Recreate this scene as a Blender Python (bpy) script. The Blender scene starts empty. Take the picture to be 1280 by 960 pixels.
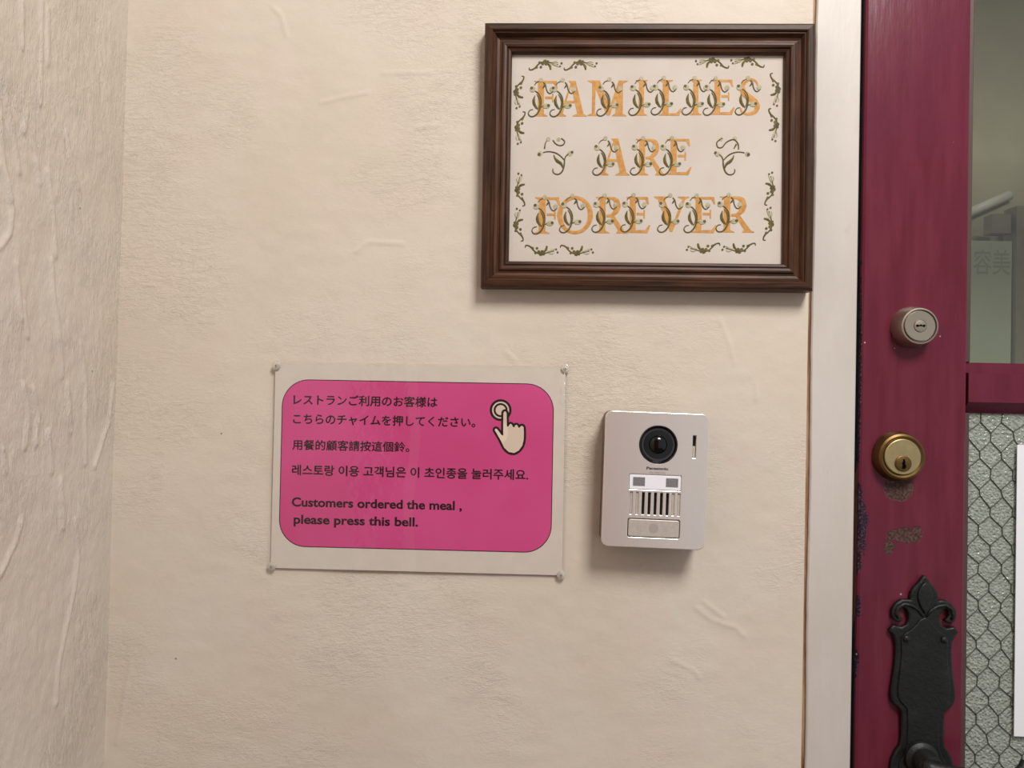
import bpy, bmesh, math, random
import numpy as np
from mathutils import Vector, Matrix, geometry
random.seed(7)
S = bpy.context.scene
COL = S.collection
# ------------------------------------------------------------------ camera
F_PX = 930.0                      # focal length in pixels of the 1280x960 frame
CAM = Vector((0.0, -0.753, 1.45))
yaw, pitch, roll = math.radians(1.65), math.radians(0.94), math.radians(1.28)
fwd = Vector((-math.sin(yaw)*math.cos(pitch), math.cos(yaw)*math.cos(pitch), math.sin(pitch)))
r0 = fwd.cross(Vector((0, 0, 1))).normalized(); u0 = r0.cross(fwd)
RT = r0*math.cos(roll) + u0*math.sin(roll)
UP = u0*math.cos(roll) - r0*math.sin(roll)
cam_d = bpy.data.cameras.new('camera'); cam = bpy.data.objects.new('camera', cam_d); COL.objects.link(cam)
cam_d.sensor_width = 36; cam_d.lens = F_PX/1280*36; cam_d.clip_start = 0.01; cam_d.clip_end = 60
M = Matrix.Identity(4)
for i in range(3):
    M[i][0], M[i][1], M[i][2], M[i][3] = RT[i], UP[i], -fwd[i], CAM[i]
cam.matrix_world = M
S.camera = cam
S.view_settings.view_transform = 'Standard'; S.view_settings.look = 'None'
S.view_settings.gamma = 1; S.view_settings.use_curve_mapping = False
S.view_settings.exposure = 0.02
# ------------------------------------------------------------------ light: overcast sky in front of the porch
W = bpy.data.worlds.new('world'); S.world = W; W.use_nodes = True
wn, wl = W.node_tree.nodes, W.node_tree.links
wn['Background'].inputs['Color'].default_value = (0.93, 0.96, 1.0, 1)
wn['Background'].inputs['Strength'].default_value = 0.47
def area(name, loc, target, sx, sy, power, color):
    d = bpy.data.lights.new(name, 'AREA'); d.shape = 'RECTANGLE'; d.size = sx; d.size_y = sy; d.energy = power; d.color = color
    o = bpy.data.objects.new(name, d); COL.objects.link(o); o.location = loc
    o.rotation_euler = (Vector(target)-Vector(loc)).to_track_quat('-Z', 'Y').to_euler(); return o
area('porch_daylight', (0.58, -1.22, 2.76), (0.40, 0, 1.50), 0.55, 0.55, 29, (1.0, 0.985, 0.955))

# ------------------------------------------------------------------ measuring helpers
def ray(px, py): return (fwd*F_PX + RT*(px-640) - UP*(py-480))
def P(px, py, Y=0.0):             # point of the plane y=Y that a photo pixel shows
    d = ray(px, py); return CAM + d*((Y-CAM.y)/d.y)
def PXL(px, py, X):               # the same for the side wall x=X
    d = ray(px, py); return CAM + d*((X-CAM.x)/d.x)

# ------------------------------------------------------------------ materials
def srgb(r, g, b):
    f = lambda c: (c/255/12.92) if c/255 <= .04045 else ((c/255+.055)/1.055)**2.4
    return (f(r), f(g), f(b), 1)
def schlick(t, k=1.0, f0=.04, normal=None):
    lw = t.new('ShaderNodeLayerWeight'); lw.inputs[0].default_value = .5
    if normal is not None: t.link(normal, lw.inputs['Normal'])
    p5 = t.math('POWER', lw.outputs['Facing'], 5.0)
    return t.math('MULTIPLY', t.math('ADD', t.math('MULTIPLY', p5, 1-f0), f0), k)
class NT:
    def __init__(s, name):
        s.m = bpy.data.materials.new(name); s.m.use_nodes = True
        s.n = s.m.node_tree.nodes; s.l = s.m.node_tree.links
        s.b = s.n['Principled BSDF']; s.out = s.n['Material Output']
    def new(s, t, **k):
        n = s.n.new(t)
        for a, v in k.items(): setattr(n, a, v)
        return n
    def link(s, a, b): s.l.new(a, b)
    def val(s, sock, v):
        if isinstance(v, (int, float, tuple, list)): sock.default_value = v
        else: s.link(v, sock)
    def math(s, op, a, b=0.0, c=None):
        n = s.new('ShaderNodeMath', operation=op); s.val(n.inputs[0], a); s.val(n.inputs[1], b)
        if c is not None: s.val(n.inputs[2], c)
        return n.outputs[0]
    def vmath(s, op, a, b=None):
        n = s.new('ShaderNodeVectorMath', operation=op); s.val(n.inputs[0], a)
        if b is not None: s.val(n.inputs[1], b)
        return n
    def pos(s): return s.new('ShaderNodeNewGeometry').outputs['Position']
    def obj(s): return s.new('ShaderNodeTexCoord').outputs['Object']
    def mapping(s, v, scale=(1, 1, 1), rot=(0, 0, 0)):
        n = s.new('ShaderNodeMapping'); s.link(v, n.inputs[0]); n.inputs['Scale'].default_value = scale; n.inputs['Rotation'].default_value = rot
        return n.outputs[0]
    def noise(s, v, scale, detail=3, rough=.55, dist=0.0):
        n = s.new('ShaderNodeTexNoise'); s.link(v, n.inputs['Vector'])
        n.inputs['Scale'].default_value = scale; n.inputs['Detail'].default_value = detail
        n.inputs['Roughness'].default_value = rough; n.inputs['Distortion'].default_value = dist
        return n.outputs[0]
    def ramp(s, f, stops):
        n = s.new('ShaderNodeValToRGB'); s.link(f, n.inputs[0]); e = n.color_ramp.elements
        while len(e) < len(stops): e.new(.5)
        for k, (p, c) in enumerate(stops): e[k].position = p; e[k].color = c if len(c) == 4 else (*c, 1)
        return n.outputs[0]
    def step(s, f, a, b):          # smooth 0..1 between a and b
        n = s.new('ShaderNodeMapRange'); s.val(n.inputs[0], f); n.inputs[1].default_value = a; n.inputs[2].default_value = b
        n.clamp = True; n.interpolation_type = 'SMOOTHSTEP'; return n.outputs[0]
    def mix(s, f, a, b):
        n = s.new('ShaderNodeMix', data_type='RGBA'); s.val(n.inputs[0], f); s.val(n.inputs[6], a); s.val(n.inputs[7], b)
        return n.outputs[2]
    def bump(s, h, dist, strength=1.0, prev=None):
        n = s.new('ShaderNodeBump'); s.link(h, n.inputs['Height']); n.inputs['Distance'].default_value = dist
        n.inputs['Strength'].default_value = strength
        if prev is not None: s.link(prev, n.inputs['Normal'])
        return n.outputs[0]
    def base(s, c=None, rough=None, metal=None, normal=None, spec=None):
        if c is not None: s.val(s.b.inputs['Base Color'], c)
        if rough is not None: s.val(s.b.inputs['Roughness'], rough)
        if metal is not None: s.val(s.b.inputs['Metallic'], metal)
        if normal is not None: s.link(normal, s.b.inputs['Normal'])
        if spec is not None: s.val(s.b.inputs['Specular IOR Level'], spec)
        return s.m
def plain(name, rgb, rough=.5, metal=0.0, spec=.5, grain=0.0, gscale=200):
    t = NT(name); c = srgb(*rgb)
    if grain:
        n = t.noise(t.obj(), gscale, 3)
        f = t.step(n, .3, .7)
        c = t.mix(f, tuple(x*(1-grain) for x in c[:3])+(1,), tuple(min(1, x*(1+grain)) for x in c[:3])+(1,))
    return t.base(c, rough, metal, spec=spec)

def spot_mask(t, pos, c, rx, rz, nz, edge=.12, amp=.9):
    # ragged blot around world point c
    d = t.vmath('SUBTRACT', pos, tuple(c)).outputs[0]
    d = t.vmath('MULTIPLY', d, (1/rx, 0.0, 1/rz)).outputs[0]
    L = t.vmath('LENGTH', d).outputs['Value']
    L = t.math('ADD', L, t.math('MULTIPLY', t.math('SUBTRACT', nz, .5), amp*2))
    return t.math('SUBTRACT', 1.0, t.step(L, 1-edge, 1+edge))

def wall_material(name, tone, along, strength):
    t = NT(name); p = t.pos()
    big = t.noise(p, 5.0, 3); tint = t.noise(p, 13.0, 2); fine = t.noise(p, 90, 4)
    c = t.mix(t.step(big, .32, .68), srgb(*tone[0]), srgb(*tone[1]))
    c = t.mix(t.math('MULTIPLY', t.step(tint, .45, .72), .45), c, srgb(*tone[2]))
    c = t.mix(t.math('MULTIPLY', t.step(fine, .35, .75), .12), c, srgb(*tone[3]))
    vo = t.new('ShaderNodeTexVoronoi'); t.link(p, vo.inputs['Vector']); vo.inputs['Scale'].default_value = 26
    sp = t.math('SUBTRACT', 1.0, t.step(vo.outputs['Distance'], .022, .034))
    keep = t.step(t.noise(p, 7.3, 1), .56, .60)
    c = t.mix(t.math('MULTIPLY', t.math('MULTIPLY', sp, keep), .75), c, srgb(120, 95, 75))
    # trowelled plaster relief, in patches
    if along == 'z': v1 = t.mapping(p, (1, 1.6, .32)); v2 = t.mapping(p, (1, 1.5, .5))
    else: v1 = t.mapping(p, (.5, 1, 1.5), (0, .5, 0)); v2 = t.mapping(p, (.8, 1, 1.2), (0, -.4, 0))
    h1 = t.noise(v1, 130, 3, .55, 1.3)
    rid = t.math('ABSOLUTE', t.math('SUBTRACT', h1, .5)); rid = t.math('SUBTRACT', 1.0, t.step(rid, 0.0, .05))
    patch = t.step(t.noise(p, 6.1, 3), .44, .62)
    h = t.math('MULTIPLY', rid, t.math('MULTIPLY', patch, .20))
    h = t.math('ADD', h, t.math('MULTIPLY', t.noise(v2, 230, 4, .6, .4), t.math('ADD', .18, t.math('MULTIPLY', patch, .6))))
    h = t.math('ADD', h, t.math('MULTIPLY', t.noise(p, 38, 3), .8))
    if along == 'z': h = t.math('ADD', h, t.math('MULTIPLY', t.noise(t.mapping(p, (1, 2.2, .8)), 300, 3, .6), .5))
    return t.base(c, .58, spec=.3, normal=t.bump(h, .0008*strength))
M_WALL = wall_material('cream_plaster', ((217, 203, 185), (222, 210, 195), (222, 203, 190), (207, 195, 174)), 'x', .9)
M_WALL_L = wall_material('cream_plaster_rough', ((213, 199, 183), (217, 205, 191), (214, 199, 188), (203, 189, 171)), 'z', 1.4)
def casing_material():
    t = NT('white_painted_wood'); p = t.pos()
    c = t.mix(t.step(t.noise(t.mapping(p, (1, 1, .3)), 20, 3), .3, .7), srgb(204, 194, 184), srgb(212, 203, 195))
    c = t.mix(t.math('MULTIPLY', t.step(t.noise(t.mapping(p, (1, 1, .6)), 60, 5), .66, .74), .35), c, srgb(190, 175, 160))
    return t.base(c, .42, spec=.4, normal=t.bump(t.noise(t.mapping(p, (1, 1, .25)), 150, 3), .0003))
M_CASING = casing_material()
def rawwood_material():
    t = NT('bare_wood_gap'); p = t.pos()
    c = t.ramp(t.noise(t.mapping(p, (1, 1, .12)), 120, 4), [(.3, srgb(120, 82, 56)[:3]), (.5, srgb(168, 128, 94)[:3]), (.72, srgb(206, 180, 150)[:3])])
    return t.base(c, .8, spec=.1)
M_RAW = rawwood_material()
def frame_wood():
    t = NT('dark_walnut_wood'); o = t.obj()
    g = t.noise(t.mapping(o, (.05, 1, 1)), 420, 4, .6, .3); g2 = t.noise(t.mapping(o, (.12, 1, 1)), 90, 3)
    f = t.math('ADD', t.math('MULTIPLY', g, .6), t.math('MULTIPLY', g2, .4))
    c = t.ramp(f, [(.33, srgb(38, 20, 12)[:3]), (.5, srgb(68, 42, 26)[:3]), (.66, srgb(92, 56, 36)[:3])])
    sp = t.step(t.noise(o, 520, 2), .76, .80)
    c = t.mix(t.math('MULTIPLY', sp, .5), c, srgb(160, 130, 105))
    return t.base(c, .42, spec=.25, normal=t.bump(g, .0003))
M_FRAME = frame_wood()
def linen():
    t = NT('cream_linen'); o = t.obj()
    w1 = t.new('ShaderNodeTexWave', wave_type='BANDS', bands_direction='X'); t.link(o, w1.inputs['Vector']); w1.inputs['Scale'].default_value = 480
    w2 = t.new('ShaderNodeTexWave', wave_type='BANDS', bands_direction='Y'); t.link(o, w2.inputs['Vector']); w2.inputs['Scale'].default_value = 480
    wv = t.math('MULTIPLY', w1.outputs['Fac'], w2.outputs['Fac'])
    c = t.mix(t.step(t.noise(o, 14, 3), .3, .7), srgb(208, 195, 182), srgb(214, 203, 192))
    return t.base(c, .85, spec=.1, normal=t.bump(wv, .0001, .6))
M_LINEN = linen()
def thread(name, a, b):
    t = NT(name); o = t.obj()
    c = t.mix(t.step(t.noise(t.mapping(o, (1, 1, 1)), 260, 3), .35, .65), srgb(*a), srgb(*b))
    return t.base(c, .6, spec=.35, normal=t.bump(t.noise(t.mapping(o, (1, 6, 1)), 700, 2), .0001))
M_GOLD = thread('gold_thread', (208, 152, 80), (192, 134, 66))
M_DKGR = thread('dark_green_thread', (80, 72, 34), (104, 90, 46))
M_OLIVE = thread('olive_thread', (88, 80, 28), (112, 98, 38))
M_SAGE = thread('sage_thread', (166, 162, 126), (186, 176, 146))

def silver():
    t = NT('silver_painted_plastic'); o = t.obj()
    n = t.noise(o, 2600, 2)
    c = t.mix(n, srgb(236, 226, 217), srgb(246, 237, 229))
    return t.base(c, .25, .62, normal=t.bump(n, .00002))
M_SILVER = silver()
M_HOUSING = plain('grey_beige_plastic', (112, 98, 86), .5, .1)
M_BLACK = plain('black_plastic', (16, 14, 14), .35)
M_BLACKG = plain('black_gloss_plastic', (10, 10, 11), .08)
M_CAMRING = plain('smoked_grey_ring', (66, 66, 70), .22, .3)
M_LAMP = plain('white_lamp_plastic', (248, 245, 250), .25)
M_LAMPWIN = plain('grey_lamp_window', (128, 124, 124), .3, grain=.25, gscale=900)
M_BTN = plain('silver_button', (212, 202, 190), .4, .4, grain=.05, gscale=300)
M_INKGREY = plain('grey_ink', (120, 116, 112), .5)
M_INK = plain('black_ink', (24, 10, 16), .45)
M_SATIN = plain('satin_nickel', (172, 160, 143), .38, .9)
M_SATIN_D = plain('dull_nickel', (150, 136, 122), .45, .85)
M_BRASS = plain('aged_brass', (190, 168, 122), .38, .9, grain=.06, gscale=120)
M_BRASS_D = plain('dark_brass', (118, 92, 54), .42, .9, grain=.12, gscale=120)
M_VOID = plain('black_keyhole', (6, 5, 5), .9, spec=.05)
def iron():
    t = NT('black_painted_iron'); p = t.pos()
    n = t.noise(p, 260, 4)
    c = t.mix(t.step(t.noise(p, 42, 4), .5, .75), srgb(12, 14, 11), srgb(26, 30, 24))
    return t.base(c, .5, 0.0, spec=.5, normal=t.bump(n, .0006))
M_IRON = iron()

def pink_print():
    t = NT('pink_print'); o = t.obj()
    c = t.mix(t.step(t.noise(o, 9, 2), .3, .7), srgb(214, 76, 134), srgb(222, 86, 146))
    return t.base(c, .5, spec=.3)
M_PINK = pink_print()
M_PAPER = plain('white_paper', (224, 212, 198), .7, spec=.2, grain=.02, gscale=60)
M_ICON = plain('pale_icon_print', (228, 206, 184), .6)
def film():
    t = NT('clear_laminate_film')
    tr = t.new('ShaderNodeBsdfTransparent'); tr.inputs[0].default_value = (.97, .97, .97, 1)
    gl = t.new('ShaderNodeBsdfGlossy'); gl.inputs['Roughness'].default_value = .09
    mx = t.new('ShaderNodeMixShader'); f = schlick(t, 1.0, .05)
    t.link(f, mx.inputs[0]); t.link(tr.outputs[0], mx.inputs[1]); t.link(gl.outputs[0], mx.inputs[2])
    nb = t.bump(t.noise(t.obj(), 30, 3), .0012); t.link(nb, gl.inputs['Normal'])
    t.link(mx.outputs[0], t.out.inputs[0]); return t.m
M_FILM = film()
def pin_plastic():
    t = NT('clear_pin_plastic'); t.b.inputs['Transmission Weight'].default_value = .55
    return t.base(srgb(232, 224, 214), .15)
M_PIN = pin_plastic()
M_STEEL = plain('steel_pin', (150, 146, 140), .3, .95)

def clear_glass():
    t = NT('clear_pane_glass')
    tr = t.new('ShaderNodeBsdfTransparent'); tr.inputs[0].default_value = (.86, .88, .84, 1)
    gl = t.new('ShaderNodeBsdfGlossy'); gl.inputs['Roughness'].default_value = .02
    mx = t.new('ShaderNodeMixShader'); t.link(schlick(t, 2.0), mx.inputs[0])
    t.link(tr.outputs[0], mx.inputs[1]); t.link(gl.outputs[0], mx.inputs[2])
    t.link(mx.outputs[0], t.out.inputs[0]); return t.m
M_GLASS = clear_glass()
def hammered_glass():
    t = NT('hammered_wired_glass'); p = t.pos()
    vo = t.new('ShaderNodeTexVoronoi', feature='SMOOTH_F1'); t.link(p, vo.inputs['Vector']); vo.inputs['Scale'].default_value = 420
    h = t.math('ADD', vo.outputs['Distance'], t.math('MULTIPLY', t.noise(p, 260, 3), .8))
    nb = t.bump(h, .0016)
    c = t.mix(t.step(t.noise(p, 300, 3), .35, .65), srgb(160, 166, 154), srgb(188, 194, 182))
    df = t.new('ShaderNodeBsdfDiffuse'); t.link(c, df.inputs[0]); t.link(nb, df.inputs['Normal'])
    gl = t.new('ShaderNodeBsdfGlossy'); gl.inputs['Roughness'].default_value = .12; t.link(nb, gl.inputs['Normal'])
    tr = t.new('ShaderNodeBsdfTransparent'); tr.inputs[0].default_value = (.8, .84, .8, 1)
    m1 = t.new('ShaderNodeMixShader'); m1.inputs[0].default_value = .25; t.link(df.outputs[0], m1.inputs[1]); t.link(tr.outputs[0], m1.inputs[2])
    m2 = t.new('ShaderNodeMixShader'); t.link(schlick(t, 1.6, .04, nb), m2.inputs[0]); t.link(m1.outputs[0], m2.inputs[1]); t.link(gl.outputs[0], m2.inputs[2])
    t.link(m2.outputs[0], t.out.inputs[0]); return t.m
M_HAMMER = hammered_glass()
M_WIRE = plain('wire_in_glass', (92, 94, 84), .5, .3)

def door_paint():
    t = NT('maroon_door_paint'); p = t.pos()
    st = t.noise(t.mapping(p, (1, 1, .12)), 70, 4, .6)
    c = t.mix(t.step(st, .3, .7), srgb(98, 32, 46), srgb(110, 42, 57))
    c = t.mix(t.math('MULTIPLY', t.step(t.noise(p, 9, 2), .4, .65), .5), c, srgb(102, 35, 60))
    nz = t.noise(p, 160, 4, .65); nz2 = t.noise(p, 70, 4, .6)
    old = t.mix(t.step(t.noise(p, 420, 3), .4, .65), srgb(66, 44, 40), srgb(96, 72, 66))
    m = spot_mask(t, p, P(1125, 610), .0150, .0135, nz2, .06, .35)
    m = t.math('MAXIMUM', m, spot_mask(t, p, P(1131, 670), .0170, .0075, nz, .06, 1.0))
    m = t.math('MAXIMUM', m, spot_mask(t, p, P(1113, 684), .0050, .0070, nz, .06, .8))
    m = t.math('MAXIMUM', m, spot_mask(t, p, P(1147, 663), .0055, .0040, nz, .06, .8))
    c = t.mix(m, c, old)
    # chipped lock-side edge of the stile
    blue = t.mix(t.step(t.noise(p, 500, 3), .45, .7), srgb(42, 26, 40), srgb(90, 70, 86))
    for (x, y, a, b, amp) in ((1074, 622, .0048, .018, 1.1), (1076, 660, .0070, .026, 1.3), (1072, 700, .0050, .018, 1.2), (1073, 760, .004, .012, 1.3), (1070, 830, .004, .014, 1.3), (1076, 470, .002, .10, .9)):
        c = t.mix(spot_mask(t, p, P(x, y), a, b, nz, .08, amp), c, blue)
    # light nicks
    vo = t.new('ShaderNodeTexVoronoi'); t.link(p, vo.inputs['Vector']); vo.inputs['Scale'].default_value = 60
    sp = t.math('SUBTRACT', 1.0, t.step(vo.outputs['Distance'], .045, .065))
    keep = t.step(t.noise(p, 31, 1), .60, .63)
    sp = t.math('MULTIPLY', sp, keep)
    c = t.mix(t.math('MULTIPLY', sp, .8), c, srgb(190, 170, 160))
    h = t.math('ADD', t.math('MULTIPLY', st, .8), t.math('MULTIPLY', m, -.9))
    h = t.math('ADD', h, t.math('MULTIPLY', t.noise(t.mapping(p, (1, 1, .5)), 45, 3), .7))
    r = t.math('ADD', .23, t.math('MULTIPLY', m, .45))
    return t.base(c, r, spec=.25, normal=t.bump(h, .00035))
M_DOOR = door_paint()
def door_edge():
    t = NT('worn_door_edge'); p = t.pos()
    n = t.noise(t.mapping(p, (1, 1, .25)), 130, 4, .6)
    c = t.mix(t.step(n, .56, .60), srgb(8, 14, 16), srgb(22, 40, 46))
    d = t.vmath('SUBTRACT', p, tuple(P(1070, 690))).outputs[0]
    d = t.vmath('MULTIPLY', d, (0, 0, 1/.085)).outputs[0]
    L = t.math('ADD', t.vmath('LENGTH', d).outputs['Value'], t.math('MULTIPLY', t.math('SUBTRACT', n, .5), 1.6))
    c = t.mix(t.math('SUBTRACT', 1.0, t.step(L, .8, 1.05)), c, srgb(128, 84, 52))
    return t.base(c, .6)
M_EDGE = door_edge()

# ------------------------------------------------------------------ object helpers
def link(o, parent=None):
    COL.objects.link(o)
    if parent is not None: o.parent = parent
    return o
def tag(o, label=None, cat=None, group=None, kind=None):
    if label: o['label'] = label
    if cat: o['category'] = cat
    if group: o['group'] = group
    if kind: o['kind'] = kind
    return o
def mesh_obj(name, verts, faces, mat, parent=None, smooth=False, mi=None):
    me = bpy.data.meshes.new(name); me.from_pydata([tuple(v) for v in verts], [], faces)
    for m in (mat if isinstance(mat, (list, tuple)) else [mat]): me.materials.append(m)
    if mi is not None: me.polygons.foreach_set('material_index', mi)
    if smooth: me.polygons.foreach_set('use_smooth', [True]*len(me.polygons))
    me.update(); return link(bpy.data.objects.new(name, me), parent)
def box(name, lo, hi, mat, parent=None, bev=0.0, segs=2):
    bm = bmesh.new(); bmesh.ops.create_cube(bm, size=1)
    for v in bm.verts:
        v.co = Vector([(lo[i]+hi[i])/2 + v.co[i]*(hi[i]-lo[i]) for i in range(3)])
    if bev: bmesh.ops.bevel(bm, geom=bm.edges[:], offset=bev, segments=segs, affect='EDGES', profile=.5)
    me = bpy.data.meshes.new(name); bm.to_mesh(me); bm.free()
    for m in (mat if isinstance(mat, (list, tuple)) else [mat]): me.materials.append(m)
    return link(bpy.data.objects.new(name, me), parent)
def wall_empty(name, origin, turn=0.0, tilt=0.0):
    # local x = right along the wall, y = up, z = out of the wall towards the viewer
    e = bpy.data.objects.new(name, None); e.empty_display_size = .03; COL.objects.link(e)
    m = Matrix.Translation(origin) @ Matrix.Rotation(math.radians(90), 4, 'X') @ Matrix.Rotation(math.radians(turn), 4, 'Z') @ Matrix.Rotation(math.radians(tilt), 4, 'X')
    e.matrix_world = m; e['_m'] = [list(r) for r in m]
    return e, m
def local(m, px, py, z=0.0):
    # where the line of sight of a photo pixel meets the plane at height z over the wall thing
    inv = m.inverted(); o = inv @ CAM; d = (inv.to_3x3() @ ray(px, py)); k = (z-o.z)/d.z
    q = o + d*k; return (q.x, q.y)
def from_curve(name, cu, mat, parent):
    tmp = bpy.data.objects.new('tmp', cu); COL.objects.link(tmp)
    dg = bpy.context.evaluated_depsgraph_get(); dg.update()
    me = bpy.data.meshes.new_from_object(tmp.evaluated_get(dg)); bpy.data.objects.remove(tmp); 
    me.name = name; me.materials.clear(); me.materials.append(mat)
    return link(bpy.data.objects.new(name, me), parent)
def plate(name, loops, z0, z1, bev, mat, parent=None, smooth=False):
    # flat plate filling loops (first the outline, then holes), between heights z0 and z1
    cu = bpy.data.curves.new(name, 'CURVE'); cu.dimensions = '2D'; cu.fill_mode = 'BOTH'
    for lp in loops:
        sp = cu.splines.new('POLY'); sp.points.add(len(lp)-1)
        for k, (x, y) in enumerate(lp): sp.points[k].co = (x, y, 0, 1)
        sp.use_cyclic_u = True
    cu.extrude = (z1-z0)/2 - bev; cu.bevel_depth = bev; cu.bevel_resolution = 2; cu.offset = -bev
    o = from_curve(name, cu, mat, parent)
    for v in o.data.vertices: v.co.z += (z0+z1)/2
    if smooth:
        o.data.polygons.foreach_set('use_smooth', [True]*len(o.data.polygons)); o.data.set_sharp_from_angle(angle=math.radians(50))
    return o
def rrect(x0, y0, x1, y1, r, n=8):
    pts = []
    for cx, cy, a in ((x1-r, y1-r, 0), (x0+r, y1-r, 90), (x0+r, y0+r, 180), (x1-r, y0+r, 270)):
        for k in range(n+1):
            t = math.radians(a+90*k/n); pts.append((cx+r*math.cos(t), cy+r*math.sin(t)))
    return pts
def circle(cx, cy, r, n=48): return [(cx+r*math.cos(2*math.pi*k/n), cy+r*math.sin(2*math.pi*k/n)) for k in range(n)]
def lathe(name, prof, c, mat, parent, n=64, smooth=True, mi=None):
    # prof: (radius, height) from the outside in, round the local z axis through c
    V, F, I = [], [], []
    for (r, h) in prof:
        for k in range(n): V.append((c[0]+r*math.cos(2*math.pi*k/n), c[1]+r*math.sin(2*math.pi*k/n), h))
    for j in range(len(prof)-1):
        for k in range(n):
            a, b = j*n+k, j*n+(k+1) % n; F.append((a, b, b+n, a+n)); I.append(mi[j] if mi else 0)
    if prof[-1][0] > 1e-6: F.append(tuple((len(prof)-1)*n+k for k in range(n))); I.append(mi[-1] if mi else 0)
    o = mesh_obj(name, V, F, mat, parent, smooth, I)
    if smooth: o.data.set_sharp_from_angle(angle=math.radians(35))
    return o
def text(name, body, x0, x1, yb, height, mat, parent, z, bold=0.0, ref=None, extr=.00003, mirror=False, rot=0.0, fat=0.0):
    # lettering fitted between x0 and x1; height = capital height (or em for east asian text)
    cu = bpy.data.curves.new(name, 'FONT'); cu.body = body; cu.size = 1; cu.offset = bold; cu.resolution_u = 4
    o = from_curve(name, cu, mat, parent); me = o.data
    co = np.empty(len(me.vertices)*3); me.vertices.foreach_get('co', co); co = co.reshape(-1, 3)
    mn, mx = co.min(0), co.max(0)
    sy = height/(mx[1]-mn[1] if ref is None else ref); sx = (x1-x0)/(mx[0]-mn[0])
    yref = mn[1] if ref is None else 0.0
    X = (co[:, 0]-mn[0])*sx; Y = (co[:, 1]-yref)*sy
    if mirror: X = (x1-x0) - X
    c, s = math.cos(rot), math.sin(rot)
    co[:, 0] = x0 + X*c - Y*s; co[:, 1] = yb + X*s + Y*c; co[:, 2] = z
    me.vertices.foreach_set('co', co.ravel()); me.update()
    if fat:
        bm = bmesh.new(); bm.from_mesh(me); src = bm.verts[:] + bm.edges[:] + bm.faces[:]
        for k, (dx, dy) in enumerate(((-fat, 0), (fat, 0), (0, fat), (0, -fat))):
            r = bmesh.ops.duplicate(bm, geom=src)
            for v in r['geom']:
                if isinstance(v, bmesh.types.BMVert): v.co += Vector((dx, dy, -.00001*(k+1)))
        bm.to_mesh(me); bm.free()
    return o

class MB:
    """collects flat polygons and strokes in one mesh"""
    def __init__(s): s.V, s.F, s.I = [], [], []
    def poly(s, pts, z, mi=0):
        tri = geometry.tessellate_polygon([[Vector((x, y, 0)) for x, y in pts]])
        b = len(s.V); s.V += [(x, y, z) for x, y in pts]
        for t in tri:
            a, bb, c = [Vector(pts[i]) for i in t]
            if (bb-a).cross(c-a) < 0: t = t[::-1]
            s.F.append(tuple(b+i for i in t)); s.I.append(mi)
    def disc(s, c, r, z, mi=0, n=10, ry=None):
        ry = ry or r; b = len(s.V); s.V.append((c[0], c[1], z+r*.03))
        s.V += [(c[0]+r*math.cos(2*math.pi*k/n), c[1]+ry*math.sin(2*math.pi*k/n), z) for k in range(n)]
        for k in range(n): s.F.append((b, b+1+k, b+1+(k+1) % n)); s.I.append(mi)
    slim = 1.0
    def stroke(s, pts, w, z, mi=0, closed=False, sub=3, dome=.35):
        # w: width, or list of widths; smoothed by Catmull-Rom
        P_ = [Vector((x, y)) for x, y in pts]; n = len(P_)
        ws = [w]*n if isinstance(w, (int, float)) else list(w)
        ws = [q*s.slim for q in ws]
        if sub > 1:
            Q, WW = [], []
            rng = range(n if closed else n-1)
            for i in rng:
                g = lambda k: P_[k % n] if closed else P_[max(0, min(n-1, k))]
                h = lambda k: ws[k % n] if closed else ws[max(0, min(n-1, k))]
                for j in range(sub):
                    t = j/sub; a, b, c, d = g(i-1), g(i), g(i+1), g(i+2)
                    Q.append(.5*((2*b)+(c-a)*t+(2*a-5*b+4*c-d)*t*t+(-a+3*b-3*c+d)*t**3)); WW.append(h(i)*(1-t)+h(i+1)*t)
            if not closed: Q.append(P_[-1]); WW.append(ws[-1])
            P_, ws = Q, WW; n = len(P_)
        b = len(s.V)
        for i in range(n):
            if closed: d = P_[(i+1) % n]-P_[i-1]
            else: d = P_[min(n-1, i+1)]-P_[max(0, i-1)]
            d = d.normalized() if d.length > 0 else Vector((1, 0)); nn = Vector((-d.y, d.x))*ws[i]/2
            p = P_[i]; s.V += [(p.x+nn.x, p.y+nn.y, z), (p.x, p.y, z+ws[i]*dome*.5), (p.x-nn.x, p.y-nn.y, z)]
        for i in range(n if closed else n-1):
            a, c = b+3*i, b+3*((i+1) % n)
            s.F += [(a+1, a, c, c+1), (a+2, a+1, c+1, c+2)][::1]; s.I += [mi, mi]
    def build(s, name, mats, parent):
        F = []
        for f in s.F:
            a, b, c = [Vector(s.V[i]) for i in f[:3]]
            F.append(f if (b-a).cross(c-a).z >= 0 else f[::-1])
        return mesh_obj(name, s.V, F, mats, parent, False, s.I)
def tube(name, pts, r, mat, parent, n=12, closed=False):
    rs = [r]*len(pts) if isinstance(r, (int, float)) else r
    pts = [Vector(p) for p in pts]; V, F = [], []
    up = Vector((0, 0, 1)); m = len(pts)
    for i, p in enumerate(pts):
        d = (pts[min(m-1, i+1)]-pts[max(0, i-1)]).normalized()
        a = d.cross(up); a = a if a.length > .05 else d.cross(Vector((0, 1, 0))); a.normalize(); b = d.cross(a).normalized()
        for k in range(n): t = 2*math.pi*k/n; V.append(p+(a*math.cos(t)+b*math.sin(t))*rs[i])
    for i in range(m-1):
        for k in range(n): q = i*n+k; w = i*n+(k+1) % n; F.append((q, w, w+n, q+n))
    F.append(tuple(range(n))[::-1]); F.append(tuple((m-1)*n+k for k in range(n)))
    return mesh_obj(name, V, F, mat, parent, True)

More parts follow.
